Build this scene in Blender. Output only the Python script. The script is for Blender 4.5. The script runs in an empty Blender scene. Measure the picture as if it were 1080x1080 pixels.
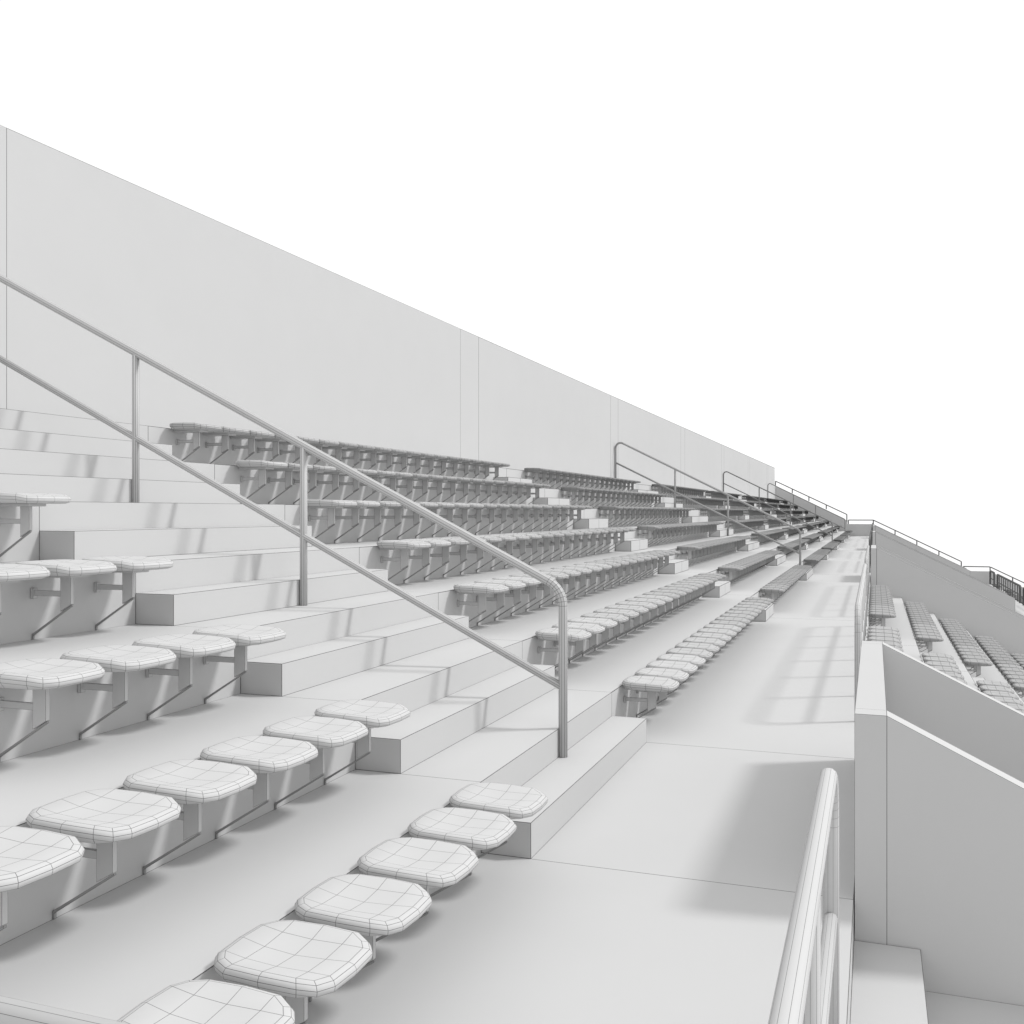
import bpy, bmesh, math
from mathutils import Vector, Matrix
from mathutils.bvhtree import BVHTree
from mathutils.interpolate import poly_3d_calc
S = 1.75            # metres per unit of eye height above the walkway
ZB = 9.0            # height of the walkway above the ground
def W(p): return Vector((p[0]*S, p[1]*S, (p[2]+1)*S+ZB))
sc = bpy.context.scene
C = sc.collection

# ------------------------------------------------------------------ materials
def clay(name, col, var=0.012, rough=0.75, spec=0.25):
    m = bpy.data.materials.new(name); m.use_nodes = True
    nt = m.node_tree; b = nt.nodes['Principled BSDF']
    b.inputs['Roughness'].default_value = rough
    b.inputs['Specular IOR Level'].default_value = spec
    n = nt.nodes.new('ShaderNodeTexNoise'); n.inputs['Scale'].default_value = 1.6; n.inputs['Detail'].default_value = 5
    tc = nt.nodes.new('ShaderNodeTexCoord'); nt.links.new(tc.outputs['Object'], n.inputs['Vector'])
    r = nt.nodes.new('ShaderNodeValToRGB')
    r.color_ramp.elements[0].position = 0.3; r.color_ramp.elements[1].position = 0.7
    a = col-var; z = col+var
    r.color_ramp.elements[0].color = (a, a, a, 1); r.color_ramp.elements[1].color = (z, z, z, 1)
    nt.links.new(n.outputs['Fac'], r.inputs['Fac']); nt.links.new(r.outputs['Color'], b.inputs['Base Color'])
    return m
CON = clay('pale_concrete', 0.52, 0.004, 0.9, 0.1)
CONJ = clay('concrete_joint', 0.13, 0.01, 0.9, 0.0)
PLA = clay('seat_plastic', 0.525, 0.004, 0.6, 0.25)
PLAJ = clay('seat_seam', 0.14, 0.01, 0.7, 0.1)
MET = clay('painted_metal', 0.50, 0.004, 0.5, 0.3)
METJ = clay('metal_seam', 0.14, 0.01, 0.6, 0.2)
FAR = clay('far_rail_metal', 0.10, 0.01, 0.7, 0.15)  # same rail metal, colour darkened for distance where mesh lines crowd
MIDM = clay('far_handrail_metal', 0.20, 0.01, 0.6, 0.2)  # handrail metal with distance darkening put in its colour, milder than the railings
GRD = clay('ground_gravel', 0.42, 0.04, 0.95, 0.1)

# ------------------------------------------------------------------ mesh helpers
def seam(bm, wfun):
    """narrow joint strips along the edges of every face (real faces, second material)"""
    groups = {}
    for f in bm.faces:
        f.material_index = 0
        w = wfun(f.calc_center_median()) if callable(wfun) else wfun
        if w <= 0: continue
        # thickness of the face: area / longest edge
        le = max(e.calc_length() for e in f.edges)
        if f.calc_area()/le < 3.2*w or min(e.calc_length() for e in f.edges) < 3.2*w: continue
        groups.setdefault(round(w, 5), []).append(f)
    for w, fs in groups.items():
        r = bmesh.ops.inset_individual(bm, faces=fs, thickness=w, use_even_offset=True)
        for f in r['faces']: f.material_index = 1

def link(name, bm, mats, parent=None, sw=0, smooth=False, loc=None):
    bm.verts.ensure_lookup_table()
    bmesh.ops.recalc_face_normals(bm, faces=bm.faces)
    if smooth:
        for f in bm.faces: f.smooth = smooth is True or f.normal.length >= 0
    ref = None
    if sw and smooth:
        bm.normal_update(); bm.faces.ensure_lookup_table()
        ref = BVHTree.FromBMesh(bm)
        rp = [([v.co.copy() for v in f.verts], [v.normal.copy() for v in f.verts]) for f in bm.faces]
        # BVH built from polygons so that indices match the faces
        vv = [v.co.copy() for v in bm.verts]; bm.verts.index_update()
        ref = BVHTree.FromPolygons(vv, [[v.index for v in f.verts] for f in bm.faces])
    if sw: seam(bm, sw)
    me = bpy.data.meshes.new(name); bm.to_mesh(me); bm.free()
    for m in mats: me.materials.append(m)
    if smooth and not sw: me.set_sharp_from_angle(angle=math.radians(50))
    if ref:
        ns = []
        for v in me.vertices:
            fi = ref.find_nearest(v.co)[2]
            ps, nn = rp[fi]
            w = poly_3d_calc(ps, v.co)
            q = Vector()
            for a, b in zip(w, nn): q += b*a
            ns.append(q.normalized())
        me.normals_split_custom_set_from_vertices(ns)
    o = bpy.data.objects.new(name, me); C.objects.link(o)
    if parent: o.parent = parent
    if loc is not None: o.location = loc
    return o

def tag(o, label=None, cat=None, group=None, kind=None):
    if label: o['label'] = label
    if cat: o['category'] = cat
    if group: o['group'] = group
    if kind: o['kind'] = kind
    return o
def empty(name, label, cat, p, group=None):
    o = bpy.data.objects.new(name, None); C.objects.link(o); o.location = W(p); o.empty_display_size = .1
    return tag(o, label, cat, group)

def box(bm, x0, x1, y0, y1, z0, z1, f=W):
    v = [bm.verts.new(f((x, y, z))) for x in (x0, x1) for y in (y0, y1) for z in (z0, z1)]
    for q in ((0,1,3,2),(4,6,7,5),(0,4,5,1),(2,3,7,6),(0,2,6,4),(1,5,7,3)):
        bm.faces.new([v[i] for i in q])
def extr_y(bm, prof, ys, f=W):
    """closed x-z profile swept along Y through the cuts ys"""
    rings = [[bm.verts.new(f((x, y, z))) for x, z in prof] for y in ys]
    n = len(prof)
    for a, b in zip(rings, rings[1:]):
        for i in range(n): bm.faces.new([a[i], a[(i+1)%n], b[(i+1)%n], b[i]])
    bm.faces.new(rings[0]); bm.faces.new(rings[-1][::-1])

def tube(bm, path, r, n=10, f=W, rs=None):
    """tube through a list of points, capped"""
    P = [f(p) for p in path]; R = r*(rs if rs else S)
    rings = []
    up = None
    for i, p in enumerate(P):
        a = (P[i]-P[i-1]).normalized() if i else (P[1]-P[0]).normalized()
        b = (P[i+1]-P[i]).normalized() if i < len(P)-1 else a
        t = (a+b).normalized()
        if up is None:
            up = Vector((0,0,1)) if abs(t.z) < .9 else Vector((1,0,0))
        s = t.cross(up).normalized(); u = s.cross(t).normalized(); up = u
        k = 1/max(.5, t.dot(a))
        rings.append([bm.verts.new(p+(s*math.cos(j*2*math.pi/n)+u*math.sin(j*2*math.pi/n))*R*(k if 0 < i < len(P)-1 else 1)) for j in range(n)])
    for a, b in zip(rings, rings[1:]):
        for j in range(n): bm.faces.new([a[j], a[(j+1)%n], b[(j+1)%n], b[j]])
    bm.faces.new(rings[0][::-1]); bm.faces.new(rings[-1])

def arc(c, r, a0, a1, n, axes):
    """arc in the plane of two axes ('x','z') or ('y','z')"""
    out = []
    for i in range(n+1):
        a = math.radians(a0+(a1-a0)*i/n)
        out.append((c[0]+r*math.cos(a), c[1]+r*math.sin(a)))
    return out

# ------------------------------------------------------------------ layout of the stand
RX, RZ = .417, .2076
NEAR, FAREND = -3.2, 43.8
WIDE = [3.48875+12.4*i for i in range(4)]           # centres of the wide stairs (handrail, passage below)
NARR = [9.6875+12.4*i for i in range(3)]            # centres of the narrow stairs
HW, HN = .77375, .3725
cuts = sorted([NEAR, FAREND]+[c+s*HW for c in WIDE for s in (-1, 1)]+NARR)
def w_of(base):
    def f(c):
        d = max(1.0, (c.y/S)/4.0)
        return base*S*min(d, 8)
    return f
def ground():
    bm = bmesh.new()
    f = lambda p: Vector(p)
    x = [-14, 22]; y = [-9, 43.8*S+.4]
    v = [bm.verts.new((x[a], y[b], 0)) for a, b in ((0,0),(1,0),(1,1),(0,1))]
    bm.faces.new(v)
    return link('ground', bm, [GRD])
tag(ground(), 'pale gravel ground under the stand', None, kind='structure')

# walkway in front of the upper rows and the lower one
bm = bmesh.new(); extr_y(bm, [(-1.088, -1.12), (-.05, -1.12), (-.05, -1), (-1.088, -1)], cuts)
tag(link('walkway', bm, [CON, CONJ], sw=w_of(.0014)), 'smooth pale concrete walkway along the foot of the upper rows', kind='structure')
bm = bmesh.new(); extr_y(bm, [(3.286, -3.0), (4.34, -3.0), (4.34, -2.868), (3.286, -2.868)], cuts)
tag(link('lower_walkway', bm, [CON, CONJ], sw=w_of(.0014)), 'lower concrete walkway', kind='structure')

# upper terrace
up = empty('upper_terrace', 'pale concrete terrace of stepped rows rising from the walkway to the tall wall', 'terrace', (-1.1, 3, -1))
def part(name, bm, mats, parent, sw=0, smooth=False):
    o = link(name, bm, mats, None, sw, smooth)
    if parent:
        o.parent = parent; o.matrix_parent_inverse = Matrix.Translation(-parent.location)
    return o
for k in range(1, 8):
    x0 = -1.085-RX*(k-1); x1 = x0-RX if k < 7 else -4.0
    z1 = -1+RZ*k; z0 = z1-RZ
    bm = bmesh.new(); extr_y(bm, [(x1, z0-.08), (x0, z0-.08), (x0, z1), (x1, z1)], cuts)
    part('row_step', bm, [CON, CONJ], up, w_of(.0014))
    for c, h in [(c, HW) for c in WIDE]+[(c, HN) for c in NARR]:
        bm = bmesh.new()
        ys = [c-h, c+h] if h == HW else [c-h, c, c+h]
        extr_y(bm, [(x0, z0), (x0+.155, z0), (x0+.155, z0+RZ/2), (x0, z0+RZ/2)], ys)
        part('stair_block', bm, [CON, CONJ], up, w_of(.0014))

# lower terrace with the passage openings
lo = empty('lower_terrace', 'pale concrete terrace of stepped rows falling away right of the walkway', 'terrace', (0, 6, -1.3))
VOM = [(c-HW, c+HW) for c in WIDE]
segs = []; a = NEAR
for v0, v1 in VOM:
    segs.append((a, v0)); a = v1
segs.append((a, FAREND))
for j in range(1, 9):
    x0 = -.05+RX*(j-1); x1 = x0+RX; z = -1-RZ*j
    bm = bmesh.new()
    for a, b in segs:
        extr_y(bm, [(x0, z-RZ-.06), (x1, z-RZ-.06), (x1, z), (x0, z)], [a]+[q for q in cuts if a+.01 < q < b-.01]+[b])
    part('row_step', bm, [CON, CONJ], lo, w_of(.0014))
    blocks = [(c-h0, c-h1) for c in WIDE for h0, h1 in ((HW+.745, HW+.002), (-HW-.002, -HW-.745))]+[(c-HN, c+HN) for c in NARR]
    for a, b in blocks:
        if a > FAREND-.5: continue
        bm = bmesh.new()
        extr_y(bm, [(x0, z), (x0+.16, z), (x0+.16, z+RZ/2), (x0, z+RZ/2)], [a, b])
        part('stair_block', bm, [CON, CONJ], lo, w_of(.0014))
# front face under the walkway edge
bm = bmesh.new()
for a, b in segs: extr_y(bm, [(-.15, -1.5), (-.051, -1.5), (-.051, -1.121), (-.15, -1.121)], [a, b])
part('edge_beam', bm, [CON, CONJ], lo, 0)

b3 = empty('bottom_terrace', 'small far patch of stepped rows below the lower walkway at the right edge', 'terrace', (4.5, 30, -3))
for j in range(1, 5):
    x0 = 4.34+RX*(j-1); x1 = x0+RX; z = -2.868-RZ*j
    bm = bmesh.new(); extr_y(bm, [(x0, z-RZ-.06), (x1, z-RZ-.06), (x1, z), (x0, z)], [18]+[q for q in cuts if q > 18.1])
    part('row_step', bm, [CON, CONJ], b3, w_of(.0014))

# tall back wall
bm = bmesh.new()
wy = [NEAR-1]
for c in sorted(WIDE+NARR): wy += [c-.25, c+.252]
wy = [NEAR-1]+[y for y in wy[1:] if y < FAREND-.3]+[FAREND]
extr_y(bm, [(-4.22, -1), (-4.0, -1), (-4.0, 1.885), (-4.22, 1.885)], wy)
tag(link('back_wall', bm, [CON, CONJ], sw=lambda c: .0008*S*min(16, max(1, c.y/S/2.6))), 'tall plain concrete wall along the top of the stand', 'wall')

# passage surrounds
VL = ['parapet of the nearest stair passage beside the walkway, its flat cap in sun',
      'grey parapet of the second stair passage, behind the lower right seats',
      'grey parapet of the third stair passage, ending before the far bright steps',
      'parapet of the farthest stair passage close to the end wall']
for i, (v0, v1) in enumerate(VOM):
    t = empty('passage_parapet', VL[i], 'parapet', (0, (v0+v1)/2, -1), 'parapets round the stair passages')
    T = .075
    bm = bmesh.new(); extr_y(bm, [(-.048, -2.9), (.03, -2.9), (.03, -.52), (-.048, -.52)], [v0, v0+T, v1-T, v1])
    part('end_wall', bm, [CON, CONJ], t, w_of(.0008))
    xe = 3.288; ze = -.52-.4985*(xe-.03)
    for a, b in ((v0, v0+T), (v1-T, v1)):
        bm = bmesh.new(); extr_y(bm, [(.03, -2.9), (xe, -2.9), (xe, ze), (.03, -.52)], [a, b])
        part('side_wall', bm, [CON, CONJ], t, w_of(.0008))
    bm = bmesh.new(); box(bm, .03, xe, v0+T, v1-T, -3.0, -2.87)
    part('passage_floor', bm, [CON], t)

# end wall of the stand with its rails
EY = FAREND
e = empty('end_wall', 'grey stepped concrete wall closing the far end of the stand', 'wall', (-1, EY, -1))
def ewall(poly):
    bm = bmesh.new()
    r0 = [bm.verts.new(W((x, EY, z))) for x, z in poly]; r1 = [bm.verts.new(W((x, EY+.12, z))) for x, z in poly]
    n = len(poly)
    for i in range(n): bm.faces.new([r0[i], r0[(i+1)%n], r1[(i+1)%n], r1[i]])
    bm.faces.new(r0[::-1]); bm.faces.new(r1)
    return bm
part('upper_panel', ewall([(-3.99, -1.2), (-1.06, -1.2), (-1.06, -.46), (-1.10, -.36), (-1.18, -.27), (-3.99, 1.14)]), [CON, CONJ], e, 0)
part('walkway_panel', ewall([(-1.06, -1.2), (-.04, -1.2), (-.04, -.502), (-1.06, -.502)]), [CON, CONJ], e, 0)
part('lower_panel', ewall([(-.04, -3.2), (3.64, -3.2), (3.64, -2.37), (-.04, -.50)]), [CON, CONJ], e, 0)
part('lower_walkway_panel', ewall([(3.64, -3.2), (4.34, -3.2), (4.34, -2.37), (3.64, -2.37)]), [CON, CONJ], e, 0)
part('bottom_panel', ewall([(4.34, -5.1), (6.2, -5.1), (6.2, -3.33), (4.34, -2.37)]), [CON, CONJ], e, 0)

def pipe_thing(name, label, cat, pos, group, pieces, r=.0148, sw=.0004, n=12, mats=None):
    t = empty(name, label, cat, pos, group)
    for pn, path, rr in pieces:
        bm = bmesh.new(); tube(bm, path, rr, n)
        o = part(pn, bm, mats or [MET, METJ], t, sw*S if sw else 0, True)
    return t
def erail(label, pts, posts, ):
    pcs = [('top_rail', [(x, EY+.06, z) for x, z in pts], .022)]
    pcs += [('post', [(x, EY+.06, z0), (x, EY+.06, z1)], .024) for x, z0, z1 in posts]
    pipe_thing('wall_rail', label, 'railing', (pts[0][0], EY+.06, pts[0][1]), 'rails on top of the end wall', pcs, sw=0, n=6, mats=[FAR])
def lin(x, xa, za, m): return za+m*(x-xa)
us = lambda x: lin(x, -3.99, 1.33, -.492)
erail('thin rail on the far end wall, sloping down from the tall wall', [(-3.97, us(-3.97)), (-1.09, us(-1.09)), (-1.08, -.10)],
      [(x, us(x)-.185, us(x)) for x in (-3.97, -3.28, -2.6, -1.9, )]+[(-1.08, -.5, -.10)])
erail('level thin rail on the far end wall across the walkway end', [(-1.02, -.335), (-.04, -.335)], [(-1.02, -.5, -.335), (-.04, -.5, -.335)])
ls = lambda x: lin(x, -.04, -.335, -.4985)
erail('long thin rail sloping down the far end wall right of the walkway', [(-.04, ls(-.04)), (3.29, ls(3.29))],
      [(x, ls(x)-.18, ls(x)) for x in (.80, 1.63, 2.46, 3.29)])
erail('level thin rail on the far end wall above the lower walkway', [(3.36, -2.19), (4.34, -2.19)], [(3.38, -2.3, -2.19), (4.34, -2.37, -2.19)])
bs = lambda x: lin(x, 4.34, -2.19, -.5)
erail('thin rail on the far end wall sloping out of the picture at right', [(4.36, bs(4.36)), (6.1, bs(6.1))],
      [(x, bs(x)-.18, bs(x)) for x in (5.15, 6.0)])

# ------------------------------------------------------------------ stair handrails on the upper rows
RAILSW = [.0008, .0030, 0, 0]
HL = ['long tubular stair handrail nearest the camera, crossing the steps from upper left',
      'tubular stair handrail on the second wide stairs, ending beside the walkway',
      'small tubular stair handrail on the third wide stairs',
      'farthest tubular stair handrail, in front of the end wall']
for i, c in enumerate(WIDE):
    m = -.4985
    top = lambda x: .268-.503*(x+2.165)
    mid = lambda x: -.096-.4985*(x+2.165)
    R = .10
    # lower bend (rail comes down, turns into the post at x=-1.071)
    th = math.degrees(math.atan(.503))
    xb = -1.071; cx = xb-R
    cz = top(cx-.0)  # rough centre height then shifted so that the arc is tangent
    # centre lies R below the rail line
    cz = top(cx) - R/math.cos(math.radians(th))
    pth = [(-3.983+.0, 0)]
    a = [(cx+R*math.cos(math.radians(q)), cz+R*math.sin(math.radians(q))) for q in [90-th-k*(90-th)/7 for k in range(8)]]
    # upper bend at x=-3.983
    R2 = .08; xu = -3.978; cu = xu+R2; zu = top(cu)-R2/math.cos(math.radians(th))
    b = [(cu+R2*math.cos(math.radians(q)), zu+R2*math.sin(math.radians(q))) for q in [180-k*(180-90+th)/8 for k in range(9)]]
    path = [(xu, .453)]+b+a+[(xb, -.896)]
    pieces = [('top_rail', [(x, c, z) for x, z in path], .0165),
              ('mid_rail', [(xu, c, mid(xu)), (xb, c, mid(xb))], .0145)]
    for x, zb in ((-2.165, -.377), (-3.001, .038)):
        pieces.append(('post', [(x, c, zb), (x, c, top(x))], .0155))
    pipe_thing('stair_handrail', HL[i], 'handrail', (-2.5, c, 0), 'handrails on the wide stairs', pieces, sw=RAILSW[i], n=10 if i == 0 else 8,
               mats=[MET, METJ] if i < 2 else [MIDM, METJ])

# ------------------------------------------------------------------ walkway railings
def fence(y0, y1, x, zf, label, kr=1, tr=1, bend0=True, bend1=True, sw=.0006, n=10, corner=None, mats=None, pitch=.7, grp='railings along the walkway edge'):
    zt = zf+.544; zm = zf+.262; R = .115
    pth = []
    if corner is not None:
        pth += [(corner, y0, zt), (x-R, y0, zt)]+[(x-R+R*math.sin(math.radians(q)), y0+R-R*math.cos(math.radians(q)), zt) for q in (22, 45, 68)]+[(x, y0+R, zt)]
    else:
        pth += [(x, y0, zf)]+[(x, y0+R-R*math.cos(math.radians(q)), zt-R+R*math.sin(math.radians(q))) for q in (0, 18, 36, 54, 72, 90)]
    pth += [(x, y1-R+R*math.sin(math.radians(q)), zt-R+R*math.cos(math.radians(q))) for q in range(0, 91, 9)]+[(x, y1, zf)]
    pieces = [('top_rail', pth, .0148*tr), ('mid_rail', [(x, y0, zm), (x, y1, zm)], .0125*max(kr, tr*.6))]
    if corner is not None:
        pieces.append(('mid_rail', [(corner, y0, zm), (x, y0, zm)], .0125))
        pieces.append(('post', [(x, y0+.02, zf), (x, y0+.02, zm)], .0125))
    k = 1
    N = max(1, round((y1-y0)/pitch))
    for k in range(1, N):
        y = y0+(y1-y0)*k/N
        pieces.append(('post', [(x, y, zf), (x, y, zt)], .0125*kr))
    return pipe_thing('walkway_railing', label, 'railing', (x, (y0+y1)/2, zf), grp, pieces, sw=sw, n=n, mats=mats)
FX = -.075
fence(.695, 1.915, FX, -1.003, 'thick round tubular railing closest to the camera at bottom, turning across the walkway', corner=-1.6, sw=.00025, n=10)
pcs = [(5.03, 9.24, 'first length of walkway railing just beyond the nearest parapet'),
       (10.10, 14.33, 'second length of walkway railing, between narrow steps and second parapet'),
       (17.43, 21.68, 'third length of walkway railing, just beyond the second parapet'),
       (22.50, 26.73, 'fourth length of walkway railing, before the third parapet'),
       (29.83, 34.08, 'fifth length of walkway railing, just beyond the third parapet'),
       (34.90, 39.13, 'sixth length of walkway railing, before the farthest parapet'),
       (42.23, 43.7, 'last short piece of walkway railing against the end wall')]
for i, (a, b, l) in enumerate(pcs):
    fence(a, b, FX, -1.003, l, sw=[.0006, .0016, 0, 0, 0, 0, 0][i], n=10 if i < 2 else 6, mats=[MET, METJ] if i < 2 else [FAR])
LL = ['far length of lower walkway railing nearest the picture edge', 'long dark length of lower walkway railing with many posts',
      'middle length of dark lower walkway railing before its last gap', 'tiny square end piece of lower walkway railing at the end wall']
for (a, b), l in zip([(22.5, 26.73), (29.83, 34.08), (34.90, 41.0), (42.1, 43.5)], LL):
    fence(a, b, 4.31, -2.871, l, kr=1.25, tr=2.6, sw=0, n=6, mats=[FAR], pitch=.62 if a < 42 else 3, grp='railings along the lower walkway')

# ------------------------------------------------------------------ seats
def L(p): return Vector((p[0]*S, p[1]*S, p[2]*S))
def pad_bm(n=4):
    bm = bmesh.new()
    G = [-1, -.58, 0, .58, 1]
    hx, hy = .1235, .1135; cx = .1245
    def pos(u, v, k, z, dish=False):
        x, y = u, v
        if abs(u) > .99 and abs(v) > .99: x, y = u*.82, v*.82
        elif abs(u) > .99: x = u*(1-.035*(abs(v)/.6)**2)
        elif abs(v) > .99: y = v*(1-.035*(abs(u)/.6)**2)
        d = max(0, 1-u*u)*max(0, 1-v*v)
        zz = z-(.014*d if dish else 0)
        if z > .008: zz += .004*(1-u)*.5-.007*max(0, u)**3
        return L((cx+hx*k*x, hy*k*y+.003, .2+zz))
    idx = {}
    for i in range(n+1):
        for j in range(n+1):
            idx[i, j] = bm.verts.new(pos(G[i], G[j], .87, .0305, True))
    for i in range(n):
        for j in range(n):
            bm.faces.new([idx[i, j], idx[i+1, j], idx[i+1, j+1], idx[i, j+1]])
    per = [(i, 0) for i in range(n)]+[(n, j) for j in range(n)]+[(n-i, n) for i in range(n)]+[(0, n-j) for j in range(n)]
    prev = [idx[p] for p in per]
    for k, z in ((.96, .0272), (1.0, .0190), (.982, .0095), (.88, -.0025)):
        cur = [bm.verts.new(pos(G[i], G[j], k, z)) for i, j in per]
        m = len(per)
        for t in range(m): bm.faces.new([prev[t], prev[(t+1)%m], cur[(t+1)%m], cur[t]])
        prev = cur
    bm.faces.new(prev)
    return bm
def plate_bm():
    bm = bmesh.new(); box(bm, .012, .178, -.036, .036, .1880, .1968, L); return bm
def upright_bm():
    bm = bmesh.new()
    y = .0062
    v = []
    for yy in (-y, y):
        v.append([bm.verts.new(L((a, yy, b))) for a, b in ((.111, .088), (.149, .109), (.149, .1878), (.111, .1878))])
    for i in range(4): bm.faces.new([v[0][i], v[0][(i+1)%4], v[1][(i+1)%4], v[1][i]])
    bm.faces.new(v[0][::-1]); bm.faces.new(v[1])
    return bm
def brace_bm():
    bm = bmesh.new()
    y = .0032
    pf = ((.0012, .001), (.0045, .001), (.0045, .0125), (.1495, .1035), (.1495, .1083), (.0012, .0172))
    v = [[bm.verts.new(L((a, yy, b))) for a, b in pf] for yy in (-y, y)]
    n = len(pf)
    for i in range(n): bm.faces.new([v[0][i], v[0][(i+1)%n], v[1][(i+1)%n], v[1][i]])
    bm.faces.new(v[0][::-1]); bm.faces.new(v[1])
    return bm
def arm_bm():
    bm = bmesh.new()
    box(bm, .010, .111, -.004, .004, .131, .147, L)
    box(bm, .001, .0105, -.008, .008, .122, .153, L)
    return bm
def seat_parts(sw, su=0, PLA=PLA, MET=MET):
    r = empty('stadium_seat', 'seat', 'seat', (0, 0, -1)); r.location = (0, 0, 0)
    p = link('seat_pad', pad_bm(), [PLA, PLAJ], r, sw*S, True)
    q = link('support_plate', plate_bm(), [MET, METJ], p, 0)
    u = link('upright', upright_bm(), [MET, METJ], r, su*S)
    b = link('brace', brace_bm(), [METJ2, METJ], u, su*S)
    a = link('wall_arm', arm_bm(), [MET, METJ], u, su*S)
    return r
METJ2 = clay('dark_brace_metal', 0.30, 0.01, 0.6, 0.2)
DIST = [4.0, 5.4, 6.8, 8.4, 10.5, 13.5, 18, 25, 34, 999]        # seat colour darkened by camera distance, standing in for crowded mesh lines
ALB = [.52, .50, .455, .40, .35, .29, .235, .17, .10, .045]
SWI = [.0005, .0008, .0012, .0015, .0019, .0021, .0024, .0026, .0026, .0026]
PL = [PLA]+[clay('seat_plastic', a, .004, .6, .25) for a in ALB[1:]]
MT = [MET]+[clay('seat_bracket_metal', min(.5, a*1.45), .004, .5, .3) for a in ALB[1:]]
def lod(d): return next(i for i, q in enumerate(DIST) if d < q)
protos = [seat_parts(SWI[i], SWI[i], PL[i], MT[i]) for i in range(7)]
used = [False]*7
def place(root, loc):
    r = root.copy(); C.objects.link(r); r.location = loc
    for ch in root.children:
        c = ch.copy(); C.objects.link(c); c.parent = r
        for g in ch.children:
            d = g.copy(); C.objects.link(d); d.parent = c
    return r

ORD = ['zero', 'first', 'second', 'third', 'fourth', 'fifth', 'sixth', 'seventh', 'eighth', 'ninth', 'tenth', 'eleventh', 'twelfth', 'thirteenth',
       'fourteenth', 'fifteenth', 'sixteenth', 'seventeenth', 'eighteenth', 'nineteenth', 'twentieth']
NUM = ORD
seats = []     # x, y, z, label
P_ = .254
blocksU = [(4.492, 19, 'past the near staircase'), (10.285, 19, 'past the first narrow steps'), (16.882, 19, 'past the second wide stairs'),
           (22.682, 19, ''), (29.282, 19, ''), (35.082, 19, ''), (41.68, 8, '')]
for k in range(1, 8):
    x = -1.085-RX*(k-1); z = -1+RZ*(k-1)
    for n in range(16):
        seats.append((x, 2.532-P_*n, z, '%s seat before the near staircase in the %s row above the walkway' % (NUM[n+1], ORD[k])))
    for y0, cnt, w in blocksU:
        for n in range(cnt):
            seats.append((x, y0+P_*n, z, '%s seat %s in the %s row above the walkway' % (NUM[n+1], w, ORD[k])))
for j in range(1, 9):
    x = -.05+RX*(j-1); z = -1-RZ*j
    for y0, cnt, w in ((5.15, 16, 'from the nearest parapet'), (10.235, 16, 'past the gap'), (17.55, 16, ''), (22.65, 16, ''), (29.95, 16, ''), (35.05, 16, ''), (42.3, 5, '')):
        for n in range(cnt):
            seats.append((x, y0+.254*n, z, '%s seat %s in the %s row below the walkway' % (NUM[n+1], w, ORD[j])))
for j in range(1, 4):
    x = 4.34+RX*(j-1); z = -2.868-RZ*j
    for y0, cnt in ((29.95, 16), (35.05, 16), (42.3, 5)):
        for n in range(cnt): seats.append((x, y0+.254*n, z, ''))
ca, sa = math.cos(math.radians(20)), math.sin(math.radians(20))
def view(x, y, z):
    d = -x*sa+y*ca
    if d < .3: return None
    return d, 540+1050*(x*ca+y*sa)/d, 540-1050*z/d
cand = []; rest = []
for s in seats:
    x, y, z, lab = s
    q = view(x+.12, y, z+.22)
    if q is None: continue
    d, px, py = q
    m = 120/d
    vis = -m < px < 1080+m and -m*.6 < py < 1080+m*.6
    if vis and x > -.2 and y > 4.3:
        for v0, v1 in VOM[:2]:
            yy = v1
            if y > yy:
                t = yy/y; xx = (x+.12)*t; zz = (z+.225)*t
                if -.048 < xx < 3.3 and zz < -.52-.4985*max(0, xx-.03): vis = False
    if vis and lab and '  ' not in lab: cand.append((d, s))
    elif y > 2.7 and (vis or x < -.2 or y > 15): rest.append(s)
    elif y > 4: rest.append(s)
cand.sort(key=lambda t: t[0])
pick = cand[:300]; rest += [s for d, s in cand[300:]]
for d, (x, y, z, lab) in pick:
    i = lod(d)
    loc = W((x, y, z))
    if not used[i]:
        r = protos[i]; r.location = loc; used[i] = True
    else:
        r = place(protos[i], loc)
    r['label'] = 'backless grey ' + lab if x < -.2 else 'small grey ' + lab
    r['category'] = 'seat'
    r['group'] = 'seats on the rows above the walkway' if x < -.2 else 'seats on the rows below the walkway'

for i, r in enumerate(protos):
    if not used[i]:
        for ch in r.children_recursive: bpy.data.objects.remove(ch)
        bpy.data.objects.remove(r)
# the remaining far seats: one object
def template(w, n):
    tmp = bmesh.new()
    for fn, mi in ((lambda: pad_bm(n), 0), (plate_bm, 1), (upright_bm, 1), (brace_bm, 2), (arm_bm, 1)):
        b = fn(); bmesh.ops.recalc_face_normals(b, faces=b.faces)
        me = bpy.data.meshes.new('t'); b.to_mesh(me); b.free()
        k0 = len(tmp.faces); tmp.from_mesh(me); bpy.data.meshes.remove(me)
        tmp.faces.ensure_lookup_table()
        for f in tmp.faces[k0:]: f.material_index = mi
    r = bmesh.ops.inset_individual(tmp, faces=[f for f in tmp.faces if f.material_index == 0 and f.calc_area() > .0006], thickness=w*S, use_even_offset=True)
    for f in r['faces']: f.material_index = 2
    if w > .012:
        pass
    tmp.verts.index_update()
    out = [v.co.copy() for v in tmp.verts], [([v.index for v in f.verts], f.material_index) for f in tmp.faces]
    tmp.free()
    return out
TT = {}
vs = []; fcs = []; mis = []
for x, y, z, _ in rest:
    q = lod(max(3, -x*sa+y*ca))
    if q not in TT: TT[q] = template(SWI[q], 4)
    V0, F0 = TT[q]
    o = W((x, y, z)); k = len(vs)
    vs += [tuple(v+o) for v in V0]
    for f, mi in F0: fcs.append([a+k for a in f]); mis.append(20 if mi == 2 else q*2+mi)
me = bpy.data.meshes.new('far_seats'); me.from_pydata(vs, [], fcs)
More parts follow.
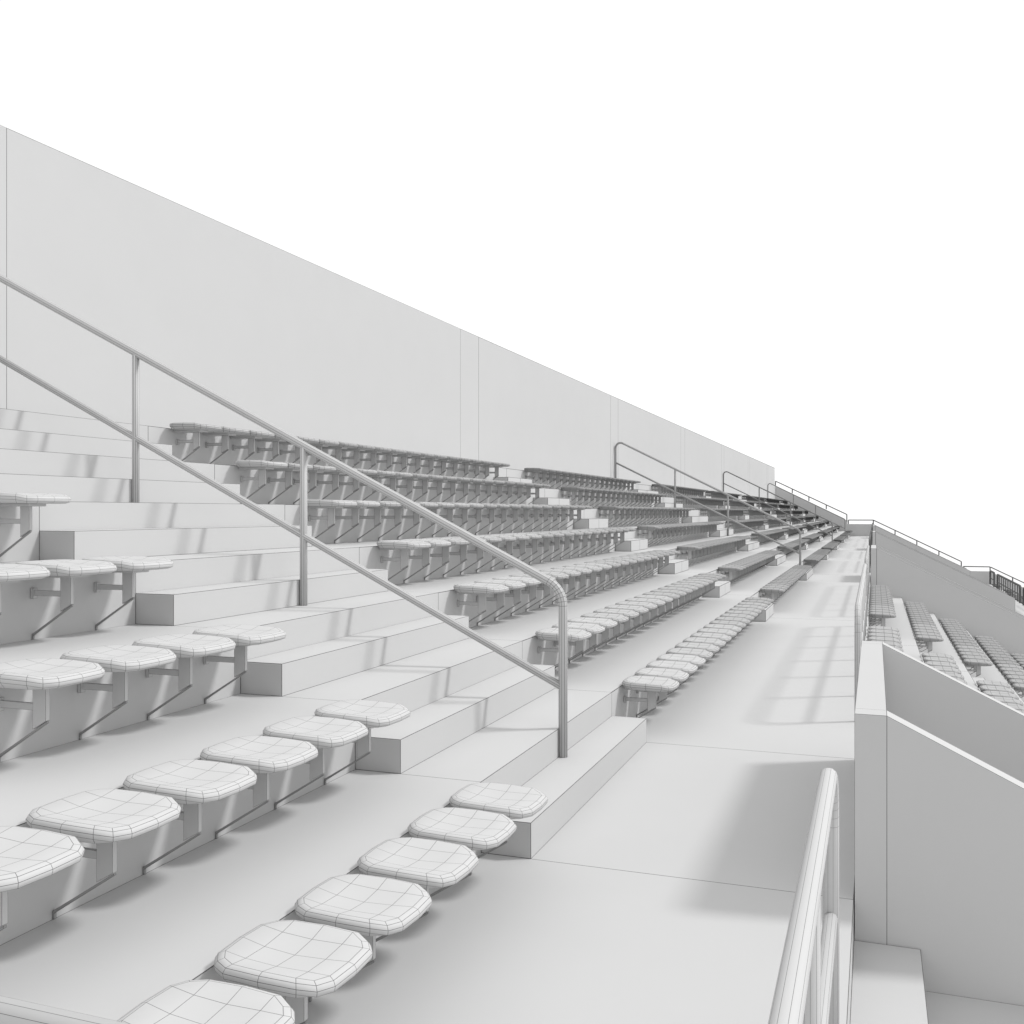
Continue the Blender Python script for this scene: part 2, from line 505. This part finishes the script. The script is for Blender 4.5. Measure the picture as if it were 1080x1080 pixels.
for i in range(10): me.materials.append(PL[i]); me.materials.append(MT[i])
me.materials.append(METJ)
me.polygons.foreach_set('material_index', mis); me.update()
o = bpy.data.objects.new('far_seats', me); C.objects.link(o)
tag(o, 'mass of small distant seats filling the farther blocks of the stand', 'seats', kind='stuff')

# ------------------------------------------------------------------ light, sky, camera
sdir = Vector((-1, -.54, -1.17)).normalized()
sun = bpy.data.lights.new('sun', 'SUN'); sun.energy = 2.0; sun.angle = math.radians(8.0); sun.color = (1, .999, .997)
so = bpy.data.objects.new('sun', sun); C.objects.link(so); so.location = W((6, 6, 8))
so.rotation_euler = sdir.to_track_quat('-Z', 'Y').to_euler()
w = bpy.data.worlds.new('World'); sc.world = w; w.use_nodes = True
nt = w.node_tree; bg = nt.nodes['Background']
sky = nt.nodes.new('ShaderNodeTexSky'); sky.sky_type = 'NISHITA'; sky.sun_disc = False
sky.sun_elevation = math.asin(-sdir.z); sky.sun_rotation = math.atan2(-sdir.x, -sdir.y)
bw = nt.nodes.new('ShaderNodeRGBToBW'); nt.links.new(sky.outputs['Color'], bw.inputs['Color'])
mul = nt.nodes.new('ShaderNodeMath'); mul.operation = 'MULTIPLY'; mul.inputs[1].default_value = .02
nt.links.new(bw.outputs['Val'], mul.inputs[0])
add = nt.nodes.new('ShaderNodeMath'); add.operation = 'ADD'; add.inputs[1].default_value = 1.0   # even white overcast veil
nt.links.new(mul.outputs[0], add.inputs[0])
nt.links.new(add.outputs[0], bg.inputs['Color']); bg.inputs['Strength'].default_value = 1.0

cam = bpy.data.cameras.new('camera'); cam.lens = 35; cam.sensor_width = 36; cam.clip_start = .05; cam.clip_end = 2000
co = bpy.data.objects.new('camera', cam); C.objects.link(co)
co.location = W((0, 0, 0)); co.rotation_euler = (math.radians(90), 0, math.radians(20))
sc.camera = co
sc.render.resolution_x = sc.render.resolution_y = 1024
sc.view_settings.view_transform = 'Standard'; sc.view_settings.look = 'None'
sc.view_settings.exposure = 0; sc.view_settings.gamma = 1
